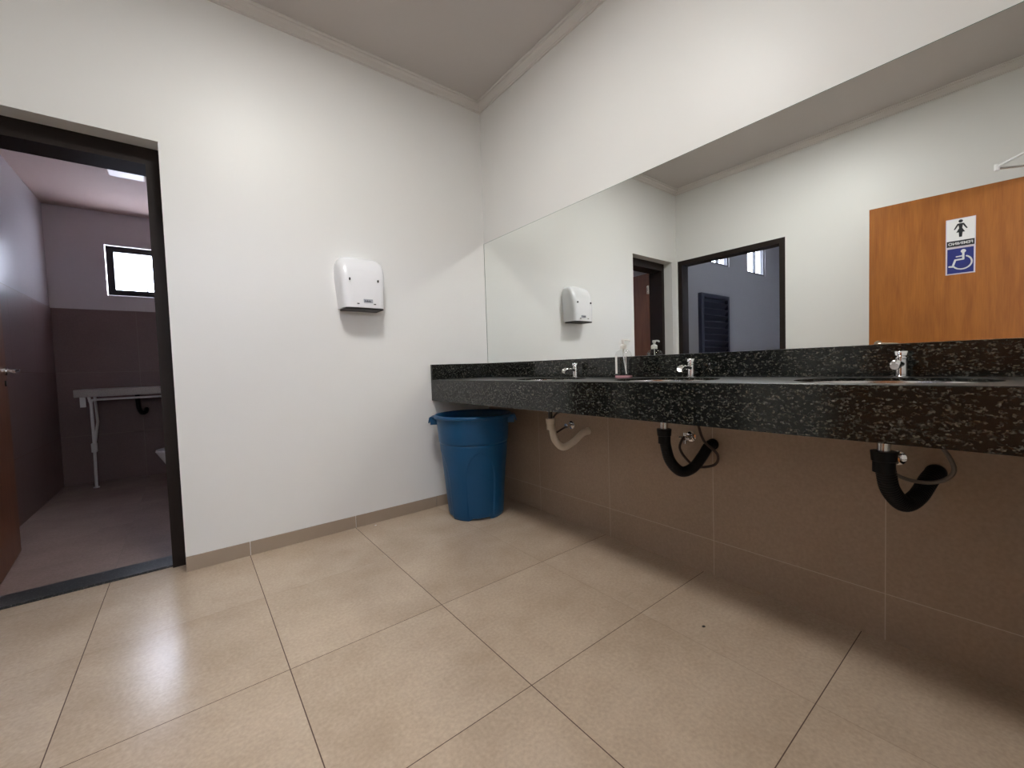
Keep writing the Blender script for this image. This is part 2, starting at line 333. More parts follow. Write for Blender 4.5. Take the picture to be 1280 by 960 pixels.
for z in (0.25, 1.05, 1.86):
    bm = bmesh.new(); box(bm, 0.0, 0.036, z-0.05, z+0.05, 0.0, 0.003, mtx=ML); tube(bm, [ML @ Vector((0.0, z-0.05, 0.006)), ML @ Vector((0.0, z+0.05, 0.006))], 0.007, 10)
    h = obj('hinge', bm, M['brass'], leaf); h.matrix_parent_inverse = Matrix.Identity(4)

# opening in the left wall: dark frame
d2 = struct_empty('door_2', (-W-0.06, (OY0+OY1)/2, 0))
fx0, fx1 = -W-0.132, -W+0.004
obj('door_frame', boxes((fx0, fx1, OY1-0.05, OY1, 0, OZ), (fx0, fx1, OY0, OY0+0.05, 0, OZ), (fx0, fx1, OY0+0.05, OY1-0.05, OZ-0.05, OZ)), M['frame'], d2)
bm = bmesh.new(); box(bm, -W-0.09, -W-0.06, OY0+0.05, OY0+0.0515, 1.72, 1.80, ); box(bm, -W-0.09, -W-0.06, OY0+0.05, OY0+0.0515, 1.36, 1.40)
obj('strike_plate', bm, M['brass'], d2)

# entrance doorway in the front wall, leaf swung in alongside the left wall
d3 = struct_empty('door_3', (-2.07, YF, 0))
obj('door_frame', boxes((EX0, EX0+0.04, YF-0.16, YF+0.012, 0, EZ), (EX1-0.04, EX1, YF-0.16, YF+0.012, 0, EZ), (EX0+0.04, EX1-0.04, YF-0.16, YF+0.012, EZ-0.04, EZ)), M['frame'], d3)
FE = Vector((-2.355, -1.836, 0)); ue = Vector((0.135, 0.9908, 0)).normalized(); ne = Vector((ue.y, -ue.x, 0))
EL = 0.925
HB = FE-ue*EL
ME = Matrix(((ue.x, 0, ne.x, HB.x), (ue.y, 0, ne.y, HB.y), (0, 1, 0, 0), (0, 0, 0, 1)))   # x along leaf to free edge, y up, z out of face
eleaf = obj('door_leaf', B(0, EL, 0.012, 2.10, -0.035, 0, bev=0.0015, mtx=ME), M['leafwood'], d3)
bm = bmesh.new(); lever(bm, ME, EL-0.055, 1.066, -1); h = obj('door_handle', bm, M['brass'], eleaf, smooth=True); h.matrix_parent_inverse = Matrix.Identity(4)

# unseen corridor outside the entrance, high open slot added for daylight fill
struct('wall_corridor', boxes((-4.0, 0.4, -4.75, -4.6, 0, 2.2), (-4.0, 0.4, -4.75, -4.6, 2.45, 2.9), (-4.15, -4.0, -4.75, YF-0.15, 0, 2.9), (0.4, 0.55, -4.75, YF-0.15, 0, 2.9)), M['paint'])
struct('ceiling_corridor', B(-4.15, 0.55, -4.75, YF-0.15, 2.75, 2.9), M['ceil'])

# ---------------------------------------------------------------- small room behind the doorway
RZ = 2.612; RY = 2.95; RX = -2.82; RR = -1.45
wx0, wx1, wz0, wz1 = -2.428, -1.78, 1.812, 2.302
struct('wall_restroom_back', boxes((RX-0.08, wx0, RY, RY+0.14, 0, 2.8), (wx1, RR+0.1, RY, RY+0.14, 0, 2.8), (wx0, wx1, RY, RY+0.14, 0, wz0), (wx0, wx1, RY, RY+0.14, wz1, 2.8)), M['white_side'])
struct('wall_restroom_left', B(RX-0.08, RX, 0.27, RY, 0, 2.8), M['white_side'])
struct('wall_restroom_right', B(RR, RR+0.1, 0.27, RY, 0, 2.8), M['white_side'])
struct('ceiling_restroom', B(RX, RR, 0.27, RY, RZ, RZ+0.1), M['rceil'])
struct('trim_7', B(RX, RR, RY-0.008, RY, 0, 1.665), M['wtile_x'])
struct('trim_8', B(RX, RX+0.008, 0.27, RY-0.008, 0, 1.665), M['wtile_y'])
def window(name, x0, x1, z0, z1, y0, mull, fw=0.04):
    e = struct_empty(name, ((x0+x1)/2, y0, z0))
    L = [(x0, x0+fw, y0+0.02, y0+0.07, z0, z1), (x1-fw, x1, y0+0.02, y0+0.07, z0, z1), (x0+fw, x1-fw, y0+0.02, y0+0.07, z0, z0+fw), (x0+fw, x1-fw, y0+0.02, y0+0.07, z1-fw, z1)]
    for m_ in mull: L.append((m_-fw/2, m_+fw/2, y0+0.025, y0+0.065, z0+fw, z1-fw))
    obj('window_frame', boxes(*L), M['winframe'], e)
    obj('pane', B(x0+fw, x1-fw, y0+0.043, y0+0.047, z0+fw, z1-fw), M['pane'], e)
    return e
w1 = window('window_1', wx0+0.006, wx1-0.006, wz0+0.006, wz1-0.006, RY, [], 0.055)
bm = bmesh.new(); cyl(bm, (-2.13, RY+0.015, 1.895), (-2.10, RY-0.015, 1.925), 0.006, 8); cyl(bm, (-2.13, RY+0.015, 1.895), (-2.13, RY+0.04, 1.86), 0.006, 8)
obj('window_latch', bm, M['darkmetal'], w1)
tag(obj('ceiling_light', B(-2.26, -2.045, 1.62, 1.87, RZ-0.022, RZ, bev=0.006), M['plate']), 'flat white ceiling light, switched off, in the small room behind the doorway', 'ceiling light')

# pale granite washstand in the small room
ws = thing('washstand', 'pale granite worktop on white folding tube legs in the small room', 'washstand', (-2.05, 2.7, 0))
obj('worktop', B(-2.635, RR, 2.45, RY-0.008, 0.842, 0.908, bev=0.006), M['wgranite'], ws)
bm = bmesh.new()
tube(bm, [(-2.545, 2.47, 0.842), (-2.535, 2.475, 0.78), (-2.55, 2.60, 0.40), (-2.565, 2.67, 0.012)], 0.011, 10)
lathe(bm, [(0.022, 0), (0.022, 0.008)], (-2.565, 2.67, 0.002), 14)
obj('leg', bm, M['white2'], ws, smooth=True)
bm = bmesh.new(); tube(bm, [(-2.56, 2.88, 0.842), (-2.535, 2.75, 0.60), (-2.553, 2.61, 0.37)], 0.010, 10); obj('brace', bm, M['white2'], ws, smooth=True)
bm = bmesh.new(); box(bm, -2.568, -2.532, 2.57, 2.63, 0.34, 0.42, 0.004); obj('leg_joint', bm, M['white2'], ws)
bm = bmesh.new(); tube(bm, spline([(-2.535, 2.475, 0.76), (-2.53, 2.475, 0.80), (-2.49, 2.475, 0.815), (-1.9, 2.475, 0.815), (-1.5, 2.475, 0.815)]), 0.010, 10); box(bm, -2.60, -2.565, 2.455, 2.475, 0.755, 0.842); obj('support_rail', bm, M['white2'], ws, smooth=True)
bm = bmesh.new(); cyl(bm, (-2.24, 2.62, 0.842), (-2.24, 2.62, 0.77), 0.018); tube(bm, spline([(-2.24, 2.62, 0.78), (-2.235, 2.62, 0.71), (-2.22, 2.68, 0.66), (-2.20, 2.80, 0.66), (-2.20, 2.94, 0.68)]), 0.018, 12, rib=0.05, pitch=0.01); obj('drain_hose', bm, M['blackpl'], ws, smooth=True)
# toilet on the right wall of that room, only its rounded front lip shows
tl = thing('toilet', 'white ceramic toilet bowl showing only its front lip past the doorway jamb', 'toilet', (-1.75, 1.78, 0))
bm = bmesh.new(); rings = []
secs = [(0.0, -1.86, 0.13, 0.11), (0.05, -1.86, 0.125, 0.10), (0.15, -1.85, 0.135, 0.10), (0.25, -1.84, 0.18, 0.13), (0.33, -1.84, 0.225, 0.165), (0.385, -1.845, 0.25, 0.18), (0.40, -1.845, 0.245, 0.178)]
for z, cx_, a_, b_ in secs:
    rings.append([bm.verts.new((cx_+a_*math.cos(2*PI*i/40), 1.78+b_*math.sin(2*PI*i/40), z)) for i in range(40)])
inner = [(0.40, -1.845, 0.20, 0.135), (0.36, -1.845, 0.185, 0.12), (0.25, -1.82, 0.10, 0.07)]
for z, cx_, a_, b_ in inner: rings.append([bm.verts.new((cx_+a_*math.cos(2*PI*i/40), 1.78+b_*math.sin(2*PI*i/40), z)) for i in range(40)])
for a, b in zip(rings, rings[1:]):
    for i in range(40): bm.faces.new((a[i], a[(i+1) % 40], b[(i+1) % 40], b[i]))
bm.faces.new(rings[0][::-1]); bm.faces.new(rings[-1])
obj('bowl', bm, M['ceramic'], tl, smooth=True)
bm = bmesh.new(); box(bm, -1.64, RR-0.001, 1.60, 1.96, 0.36, 0.74, 0.02); obj('cistern', bm, M['ceramic'], tl, smooth=True)

# ---------------------------------------------------------------- grey room seen through the left opening
gx = [(-4.79, -4.165), (-6.15, -5.44)]; gz0, gz1 = 2.40, 2.96; GY = 0.30
GX0 = -8.6
struct('wall_courtyard_back', boxes((GX0, gx[1][0], GY, GY+0.15, 0, 3.3), (gx[1][1], gx[0][0], GY, GY+0.15, 0, 3.3), (gx[0][1], -2.9, GY, GY+0.15, 0, 3.3),
    (gx[0][0], gx[0][1], GY, GY+0.15, 0, gz0), (gx[0][0], gx[0][1], GY, GY+0.15, gz1, 3.3), (gx[1][0], gx[1][1], GY, GY+0.15, 0, gz0), (gx[1][0], gx[1][1], GY, GY+0.15, gz1, 3.3)), M['grey_paint'])
struct('wall_courtyard_front', boxes((GX0, -6.6, -2.75, -2.6, 0, 3.3), (-5.0, -2.89, -2.75, -2.6, 0, 3.3), (-6.6, -5.0, -2.75, -2.6, 0, 2.0), (-6.6, -5.0, -2.75, -2.6, 2.3, 3.3)), M['grey_paint'])
struct('wall_courtyard_left', B(GX0-0.15, GX0, -2.75, GY+0.15, 0, 3.3), M['grey_paint'])
struct('ceiling_courtyard', B(GX0-0.15, -2.88, -2.75, GY+0.15, 3.25, 3.4), M['ceil'])
window('window_2', gx[0][0], gx[0][1], gz0, gz1, GY, [-4.49], 0.025)
window('window_3', gx[1][0], gx[1][1], gz0, gz1, GY, [-5.80], 0.03)
window('fill_window', -6.6, -5.0, 2.0, 2.3, -2.74, [-5.8], 0.03)  # unseen window, added to bring daylight into the grey room
ld = thing('louvered_door', 'dark navy louvered metal door on the grey wall beyond the left opening', 'door', (-4.25, GY-0.03, 0))
obj('door_rails', boxes((-4.67, -4.61, GY-0.05, GY, 0.01, 1.93), (-3.90, -3.83, GY-0.05, GY, 0.01, 1.93), (-4.61, -3.90, GY-0.05, GY, 1.87, 1.93), (-4.61, -3.90, GY-0.05, GY, 0.01, 0.10)), M['navy'], ld)
bm = bmesh.new(); box(bm, -4.61, -3.90, GY-0.008, GY-0.001, 0.10, 1.87)
z = 0.12
while z < 1.85:
    m_ = Matrix.Translation((0, GY-0.028, z)) @ Matrix.Rotation(math.radians(38), 4, 'X')
    box(bm, -4.61, -3.90, -0.003, 0.003, -0.045, 0.045, mtx=m_); z += 0.092
obj('louvers', bm, M['navy'], ld)

# ---------------------------------------------------------------- ceiling lamp (lights the room)
cl = thing('ceiling_light', 'square ceiling light panel lighting the washroom from mid-ceiling', 'ceiling light', (-1.42, -1.42, ZC))
LX, LY, LH = -1.42, -1.42, 0.20
obj('lamp_frame', boxes((LX-LH-.015, LX-LH, LY-LH-.015, LY+LH+.015, ZC-.022, ZC), (LX+LH, LX+LH+.015, LY-LH-.015, LY+LH+.015, ZC-.022, ZC), (LX-LH, LX+LH, LY-LH-.015, LY-LH, ZC-.022, ZC), (LX-LH, LX+LH, LY+LH, LY+LH+.015, ZC-.022, ZC)), M['white2'], cl)
obj('diffuser', B(LX-LH, LX+LH, LY-LH, LY+LH, ZC-.018, ZC-.006), M['lamp'], cl)

# ---------------------------------------------------------------- mirror
mi = thing('wall_mirror', 'long frameless mirror above the black granite backsplash', 'mirror', (0, -1.4, ZB))
obj('mirror_glass', B(-0.005, -0.0005, YF+0.002, -0.004, ZB+0.001, 1.935), M['mirror'], mi)
obj('glass_edge', boxes((-0.0052, -0.0005, -0.004, -0.0008, ZB+0.001, 1.936), (-0.0052, -0.0005, YF+0.002, -0.004, 1.935, 1.9365)), M['mirror_edge'], mi)

# ---------------------------------------------------------------- countertop
CD = 0.50
ct = thing('granite_countertop', 'long black speckled granite vanity top with deep apron under the mirror', 'countertop', (-0.25, -1.4, ZU))
SY = [-0.975, -1.675, -2.385]; SXc, SA, SB = -0.265, 0.165, 0.225
bm = bmesh.new()
outer = [bm.verts.new(p) for p in ((-CD, YF, ZT), (-0.001, YF, ZT), (-0.001, -0.001, ZT), (-CD, -0.001, ZT))]
ed = [bm.edges.new((outer[i], outer[(i+1) % 4])) for i in range(4)]
for sy in SY:
    r = [bm.verts.new((SXc+SA*math.cos(2*PI*i/48), sy+SB*math.sin(2*PI*i/48), ZT)) for i in range(48)]
    ed += [bm.edges.new((r[i], r[(i+1) % 48])) for i in range(48)]
res = bmesh.ops.triangle_fill(bm, edges=ed, use_beauty=True)
fs = [g for g in res['geom'] if isinstance(g, bmesh.types.BMFace)]
ex = bmesh.ops.extrude_face_region(bm, geom=fs)
for v in [g for g in ex['geom'] if isinstance(g, bmesh.types.BMVert)]: v.co.z -= 0.022
bmesh.ops.remove_doubles(bm, verts=bm.verts, dist=1e-5)
top = [e for e in bm.edges if all(abs(v.co.z-ZT) < 1e-5 and abs(v.co.x+CD) < 1e-5 for v in e.verts)]
bmesh.ops.bevel(bm, geom=top, offset=0.003, segments=2, profile=0.5, affect='EDGES')
sl = obj('slab', bm, M['slab'], ct); sl.data.materials.append(M['granite'])
for p in sl.data.polygons: p.material_index = 0 if p.normal.z > 0.9 else 1
obj('apron', B(-CD, -CD+0.02, YF, -0.001, ZU, ZT-0.0221), M['granite'], ct)
obj('backsplash', B(-0.02, -0.0085, YF, -0.001, ZT, ZB), M['granite'], ct)
obj('side_backsplash', B(-CD, -0.0202, -0.02, -0.0005, ZT, ZB), M['granite'], ct)
obj('apron_return', B(-CD+0.02, -0.01, -0.018, -0.001, ZU+0.02, ZT-0.0221), M['granite'], ct)

where = ['nearest the wall corner', 'in the middle of the counter', 'nearest the camera end of the counter']
def basin(sy, i):
    t = thing('sink_basin', 'oval steel undermount basin set in the black granite, '+where[i], 'sink', (SXc, sy, ZT-0.17), 'oval basins in the counter')
    bm = bmesh.new()
    P = [(1.10, -0.026), (1.10, -0.0225), (0.998, -0.0225), (0.996, -0.010), (0.985, -0.0095), (0.97, -0.03), (0.93, -0.08), (0.78, -0.125), (0.5, -0.145), (0.13, -0.15)]
    rings = [[bm.verts.new((SXc+SA*k*math.cos(2*PI*j/48), sy+SB*k*math.sin(2*PI*j/48), ZT+z)) for j in range(48)] for k, z in P]
    for a, b in zip(rings, rings[1:]):
        for j in range(48): bm.faces.new((a[j], a[(j+1) % 48], b[(j+1) % 48], b[j]))
    obj('bowl', bm, M['steel'], t, smooth=True)
    bm = bmesh.new(); lathe(bm, [(0.026, 0), (0.030, 0.003), (0.024, 0.006), (0.018, 0.004)], (SXc+0.0, sy, ZT-0.152), 24); obj('drain_ring', bm, M['chrome'], t, smooth=True)
for i, sy in enumerate(SY): basin(sy, i)

def faucet(y, i):
    x = -0.062
    t = thing('tap', 'short chrome push tap standing on the black counter, '+['first tap from the wall corner', 'right of the clear soap bottle', 'below the wooden door reflection'][i], 'tap', (x, y, ZT), 'chrome taps on the counter')
    bm = bmesh.new(); lathe(bm, [(0.020, 0), (0.020, 0.004), (0.0155, 0.006), (0.0150, 0.058), (0.0165, 0.060), (0.0165, 0.064)], (x, y, ZT), 32); obj('body', bm, M['chrome'], t, smooth=True)
    bm = bmesh.new(); lathe(bm, [(0.0135, 0), (0.0135, 0.004), (0.0175, 0.006), (0.0175, 0.017), (0.0160, 0.0195), (0.0, 0.0196)], (x, y, ZT+0.064), 32, cap1=False); obj('push_button', bm, M['chrome'], t, smooth=True)
    bm = bmesh.new(); a = Vector((-1, 0, 0))
    p = Vector((x, y, ZT+0.042))
    tube(bm, [p, p+a*0.03+Vector((0, 0, 0.003)), p+a*0.075+Vector((0, 0, 0.004)), p+a*0.079+Vector((0, 0, 0.003))], [0.0105, 0.0095, 0.0095, 0.0095], 20)
    tube(bm, [p+a*0.079+Vector((0, 0, 0.003)), p+a*0.081+Vector((0, 0, 0.003)), p+a*0.097+Vector((0, 0, -0.003)), p+a*0.101+Vector((0, 0, -0.005))], [0.0105, 0.0135, 0.0135, 0.0105], 20)
    obj('spout', bm, M['chrome'], t, smooth=True)
for i, y in enumerate((-0.978, -1.688, -2.388)): faucet(y, i)

# ---------------------------------------------------------------- drain hoses and supply valves under the counter
def trap(pts, r, i, mat, nutmat, label):
    tail = Vector(pts[0])
    t = thing('drain_trap', label, 'drain hose', tail, 'drain hoses under the counter')
    bm = bmesh.new(); cyl(bm, (tail.x, tail.y, ZT-0.152), (tail.x, tail.y, tail.z-0.01), 0.0165 if i else 0.012); obj('tail_pipe', bm, M['darkmetal'] if i == 0 else M['steel'], t, smooth=True)
    bm = bmesh.new(); zz = tail.z
    lathe(bm, [(r*1.15, -0.062), (r*1.15, -0.030), (r*1.28, -0.028), (r*1.36, -0.004), (r*1.36, 0.0), (r*0.9, 0.001)], (tail.x, tail.y, zz-0.004), 16); obj('coupling_nut', bm, nutmat, t, smooth=True, ang=25)
    P = spline([Vector((tail.x, tail.y, zz-0.02))]+[Vector(p) for p in pts[1:]], 10)
    bm = bmesh.new(); tube(bm, P, r, 18, rib=0.045, pitch=0.0075); obj('corrugated_hose', bm, mat, t, smooth=True, ang=70)
    e = Vector(pts[-1]); d = Vector((1, 0, 0))
    bm = bmesh.new(); tube(bm, [Vector((-0.016, e.y, e.z)), Vector((-0.0082, e.y, e.z))], r*1.12, 24); obj('wall_collar', bm, nutmat, t, smooth=True)
trap([(-0.25, -0.953, 0.688), (-0.242, -0.955, 0.628), (-0.224, -0.960, 0.556), (-0.175, -0.973, 0.512), (-0.112, -0.990, 0.534), (-0.05, -1.007, 0.578), (-0.010, -1.018, 0.590)], 0.0195, 0, M['cream'], M['cream'],
     'cream corrugated drain hose curving to the tiled wall beside the blue bin')
trap([(-0.25, -1.664, 0.699), (-0.243, -1.666, 0.620), (-0.222, -1.675, 0.550), (-0.170, -1.694, 0.500), (-0.112, -1.716, 0.510), (-0.066, -1.735, 0.556), (-0.034, -1.748, 0.598), (-0.010, -1.757, 0.606)], 0.0225, 1, M['blackpl'], M['blackpl'],
     'black corrugated drain hose in a U, middle one of the three under the counter')
trap([(-0.25, -2.38, 0.704), (-0.243, -2.383, 0.640), (-0.222, -2.39, 0.580), (-0.165, -2.411, 0.530), (-0.105, -2.434, 0.545), (-0.05, -2.452, 0.590), (-0.010, -2.462, 0.606)], 0.0235, 2, M['blackpl'], M['blackpl'],
     'black corrugated drain hose under the counter end nearest the camera')
def valve(y, z, i, hose, label, cross):
    t = thing('supply_valve', label, 'valve', (-0.008, y, z), 'water valves under the counter')
    bm = bmesh.new(); tube(bm, [(-0.0082, y, z), (-0.013, y, z), (-0.018, y, z)], [0.026, 0.024, 0.012], 28); obj('wall_flange', bm, M['chrome'], t, smooth=True)
    bm = bmesh.new(); tube(bm, [(-0.014, y, z), (-0.046, y, z)], 0.0105, 16); tube(bm, [(-0.046, y, z), (-0.048, y, z), (-0.060, y, z)], [0.0105, 0.0145, 0.0145], 16); obj('valve_body', bm, M['chrome'], t, smooth=True)
    if cross:
        bm = bmesh.new(); cyl(bm, (-0.067, y-0.026, z), (-0.067, y+0.026, z), 0.0065, 12); cyl(bm, (-0.067, y, z-0.026), (-0.067, y, z+0.026), 0.0065, 12); tube(bm, [(-0.060, y, z), (-0.075, y, z)], 0.011, 14)
        obj('cross_handle', bm, M['chrome'], t, smooth=True)
    bm = bmesh.new(); tube(bm, spline([Vector(p) for p in hose], 8), 0.0058, 10); obj('supply_hose', bm, M['brownhose'] if i < 2 else M['greyhose'], t, smooth=True)
valve(-0.886, 0.614, 0, [(-0.05, -0.886, 0.612), (-0.09, -0.885, 0.600), (-0.15, -0.890, 0.583), (-0.195, -0.905, 0.585), (-0.212, -0.918, 0.63), (-0.185, -0.928, 0.700), (-0.095, -0.965, 0.735), (-0.064, -0.978, 0.80), (-0.062, -0.978, 0.885)],
      'round chrome wall valve with thin dark hose beside the cream drain hose', False)
valve(-1.655, 0.630, 1, [(-0.062, -1.655, 0.640), (-0.085, -1.652, 0.625), (-0.085, -1.640, 0.584), (-0.08, -1.665, 0.540), (-0.075, -1.715, 0.508), (-0.035, -1.775, 0.520), (-0.04, -1.79, 0.570), (-0.08, -1.752, 0.630), (-0.08, -1.727, 0.70), (-0.07, -1.70, 0.80), (-0.062, -1.688, 0.885)],
      'chrome cross-handled valve with dark looped hose behind the middle drain hose', True)
valve(-2.372, 0.640, 2, [(-0.062, -2.372, 0.642), (-0.10, -2.370, 0.630), (-0.12, -2.378, 0.612), (-0.125, -2.414, 0.597), (-0.125, -2.458, 0.596), (-0.12, -2.492, 0.610), (-0.115, -2.510, 0.637), (-0.11, -2.503, 0.671), (-0.10, -2.475, 0.72), (-0.07, -2.41, 0.82), (-0.062, -2.388, 0.885)],
      'chrome valve with a grey looped hose behind the drain hose nearest the camera', False)

# ---------------------------------------------------------------- soap bottle
sb = thing('soap_bottle', 'clear plastic pump soap bottle with pink base on the black counter', 'soap bottle', (-0.14, -1.378, ZT))
bx, by = -0.14, -1.378
def sup(k, n=40, ex=3.0):
    out = []
    for j in range(n):
        a = 2*PI*j/n; c, s = math.cos(a), math.sin(a)
        out.append((k*0.026*abs(c)**(2/ex)*(1 if c > 0 else -1), k*0.044*abs(s)**(2/ex)*(1 if s > 0 else -1)))
    return out
def loft(prof, cap=True):
    bm = bmesh.new(); rings = []
    for k, z in prof: rings.append([bm.verts.new((bx+px, by+py, ZT+z)) for px, py in sup(k)])
    for a, b in zip(rings, rings[1:]):
        for j in range(40): bm.faces.new((a[j], a[(j+1) % 40], b[(j+1) % 40], b[j]))
    if cap: bm.faces.new(rings[0][::-1]); bm.faces.new(rings[-1])
    return bm
obj('bottle_base', loft([(0.94, 0.0), (1.0, 0.002), (1.0, 0.009), (0.99, 0.013)]), M['pink'], sb, smooth=True)
obj('bottle_body', loft([(0.99, 0.0132), (0.985, 0.06), (0.97, 0.112), (0.93, 0.122), (0.78, 0.132), (0.50, 0.139), (0.34, 0.142), (0.33, 0.150)]), M['bottle'], sb, smooth=True)
obj('liquid', loft([(0.95, 0.0134), (0.945, 0.06), (0.94, 0.095)]), M['liquid'], sb, smooth=True)
bm = bmesh.new(); lathe(bm, [(0.0165, 0.145), (0.0165, 0.163), (0.013, 0.166), (0.009, 0.168), (0.006, 0.169), (0.006, 0.181)], (bx, by, ZT), 24); obj('pump_collar', bm, M['pump'], sb, smooth=True)
bm = bmesh.new(); lathe(bm, [(0.009, 0.179), (0.0095, 0.189), (0.007, 0.192)], (bx, by, ZT), 20)
tube(bm, spline([(bx, by, ZT+0.186), (bx+0.004, by-0.015, ZT+0.188), (bx+0.008, by-0.030, ZT+0.186), (bx+0.009, by-0.036, ZT+0.182)]), 0.0045, 10); obj('pump_nozzle', bm, M['pump'], sb, smooth=True)
bm = bmesh.new(); tube(bm, spline([(bx, by, ZT+0.145), (bx, by-0.004, ZT+0.09), (bx+0.004, by-0.014, ZT+0.02)]), 0.003, 8); obj('dip_tube', bm, M['pump'], sb, smooth=True)
obj('side_label', boxes((bx-0.0262, bx-0.0256, by+0.018, by+0.030, ZT+0.022, ZT+0.112)), M['pump'], sb)
obj('side_label', boxes((bx-0.0262, bx-0.0256, by-0.036, by-0.032, ZT+0.022, ZT+0.112)), M['pump'], sb)

# ---------------------------------------------------------------- hand dryer
hd = thing('hand_dryer', 'white plastic hand dryer mounted on the pale wall', 'hand dryer', (-0.982, 0, 1.37))
HX, HZ0, HZ1 = -0.983, 1.372, 1.690
bm = bmesh.new(); NV, NU = 44, 56; rings = []
for iv in range(NV+1):
    v = iv/NV; vv = 1-(1-v)**1.0
    z = HZ0+(HZ1-HZ0)*vv
    top = max(0.0, (vv-0.70)/0.30)
    wd = 0.5*(0.250+0.030*min(1, vv/0.6))*(1-0.42*(1-math.sqrt(max(0, 1-top**2.6)))*1.0)
    d = 0.142*(0.985+0.015*min(1, vv*4))*(1-0.12*vv-0.62*(1-math.sqrt(max(0, 1-(max(0, (vv-0.35)/0.65))**2.6))))
    ring = []
    for iu in range(NU+1):
        a = PI*iu/NU; c, s = math.cos(a), math.sin(a); ex = 6.0
        px = wd*abs(c)**(2/ex)*(1 if c > 0 else -1); py = -d*abs(s)**(2/ex)
        if abs(px) < 0.078 and vv < 0.72 and py < -d*0.93: py += 0.0018
        ring.append(bm.verts.new((HX+px, py, z)))
    rings.append(ring)
for a, b in zip(rings, rings[1:]):
    for i in range(NU): bm.faces.new((a[i], a[i+1], b[i+1], b[i]))
bm.faces.new(rings[-1]); bm.faces.new(rings[0][::-1])
for i in range(NV): bm.faces.new((rings[i][0], rings[i+1][0], rings[i+1][-1], rings[i][-1]))
obj('cover', bm, M['white'], hd, smooth=True, ang=40)
bm = bmesh.new(); box(bm, HX-0.115, HX+0.115, -0.125, -0.001, HZ0-0.010, HZ0, 0.004); obj('air_outlet', bm, M['dark_slot'], hd)
obj('logo_plate', B(HX-0.012, HX+0.042, -0.1432, -0.1385, HZ0+0.030, HZ0+0.050), M['grey_slot'], hd)
bm = bmesh.new()
for k in range(6): box(bm, HX-0.006+k*0.0062, HX-0.0015+k*0.0062, -0.1437, -0.1432, HZ0+0.034, HZ0+0.040+0.003*(k in (0, 2, 4)))
obj('logo_lettering', bm, M['dark_slot'], hd)
for dx, dz, sx, sz in ((-0.088, 0.165, 0.0035, 0.007), (0.082, 0.165, 0.0035, 0.007), (-0.045, 0.022, 0.006, 0.0025), (0.055, 0.022, 0.006, 0.0025)):
    obj('screw_cap', B(HX+dx-sx, HX+dx+sx, -0.1405 if dz > 0.1 else -0.1425, -0.125, HZ0+dz-sz, HZ0+dz+sz), M['dark_slot'], hd)

# ---------------------------------------------------------------- blue bin
BX, BY = -0.345, -0.288
bn = thing('trash_bin', 'tall blue plastic bin with side handles in the corner under the counter', 'bin', (BX, BY, 0))
bm = bmesh.new(); n = 192; nz = 120; H = 0.655
front = math.atan2(CY-BY, CX-BX)+0.18
def arch(th, z):
    """1 inside one of the four arched panels"""
    best = 0
    for k in range(4):
        a = (th-front-k*PI/2+PI) % (2*PI)-PI
        s = abs(a)*0.215; hw = 0.100
        zt = 0.445
        lim = hw if z < 0.24 else hw*math.sqrt(max(0, 1-((z-0.24)/(zt-0.24))**2))
        if z < zt: best = max(best, min(1, max(0, (lim-s)/0.006)))
    return best
rings = []
for iz in range(nz+1):
    z = H*iz/nz; ring = []
    for i in range(n):
        th = 2*PI*i/n
        r = 0.190+0.052*(z/H)
        if z < 0.02: r -= 0.008*(1-z/0.02)
        if abs(z-0.495) < 0.004: r -= 0.003
        if z > 0.495: r += 0.003
        r -= 0.0075*arch(th, z)
        # gap at the foot of each arch
        zz = z
        for k in range(4):
            a = (th-front-k*PI/2+PI) % (2*PI)-PI
            if iz <= 2 and abs(a)*0.195 < 0.080: zz = max(z, 0.022*min(1, (0.080-abs(a)*0.195)/0.03)+iz*0.001)
        ring.append(bm.verts.new((BX+r*math.cos(th), BY+r*math.sin(th), zz)))
    rings.append(ring)
# rolled rim then the inner wall and floor
for rr, z in ((0.245, 0.655), (0.258, 0.657), (0.262, 0.665), (0.261, 0.675), (0.254, 0.680), (0.242, 0.680), (0.236, 0.674), (0.234, 0.655), (0.222, 0.45), (0.186, 0.03)):
    rings.append([bm.verts.new((BX+rr*math.cos(2*PI*i/n), BY+rr*math.sin(2*PI*i/n), z)) for i in range(n)])
for a, b in zip(rings, rings[1:]):
    for i in range(n): bm.faces.new((a[i], a[(i+1) % n], b[(i+1) % n], b[i]))
bm.faces.new(rings[-1])
obj('bin_body', bm, M['blue'], bn, smooth=True, ang=50)
ha = math.atan2(R0.y, R0.x)
for s in (0, PI):
    a = ha+s; ca, sa = math.cos(a), math.sin(a)
    m_ = Matrix(((ca, -sa, 0, BX), (sa, ca, 0, BY), (0, 0, 1, 0), (0, 0, 0, 1)))
    bm = bmesh.new()
    P = [(0.240, 0.665), (0.280, 0.668), (0.288, 0.662), (0.296, 0.628), (0.289, 0.626), (0.280, 0.650), (0.272, 0.656), (0.240, 0.650)]
    y0_, y1_ = -0.060, 0.060
    A_ = [bm.verts.new(m_ @ Vector((x, y0_*(1.15 if x < 0.25 else 0.8), z))) for x, z in P]; B_ = [bm.verts.new(m_ @ Vector((x, y1_*(1.15 if x < 0.25 else 0.8), z))) for x, z in P]
    k = len(P)
    for i in range(k): bm.faces.new((A_[i], A_[(i+1) % k], B_[(i+1) % k], B_[i]))
    bm.faces.new(A_[::-1]); bm.faces.new(B_)
    for yy in (-0.05, 0.05): box(bm, 0.236, 0.280, yy-0.003, yy+0.003, 0.615, 0.655, mtx=m_)
    obj('handle', bm, M['blue'], bn, smooth=False)

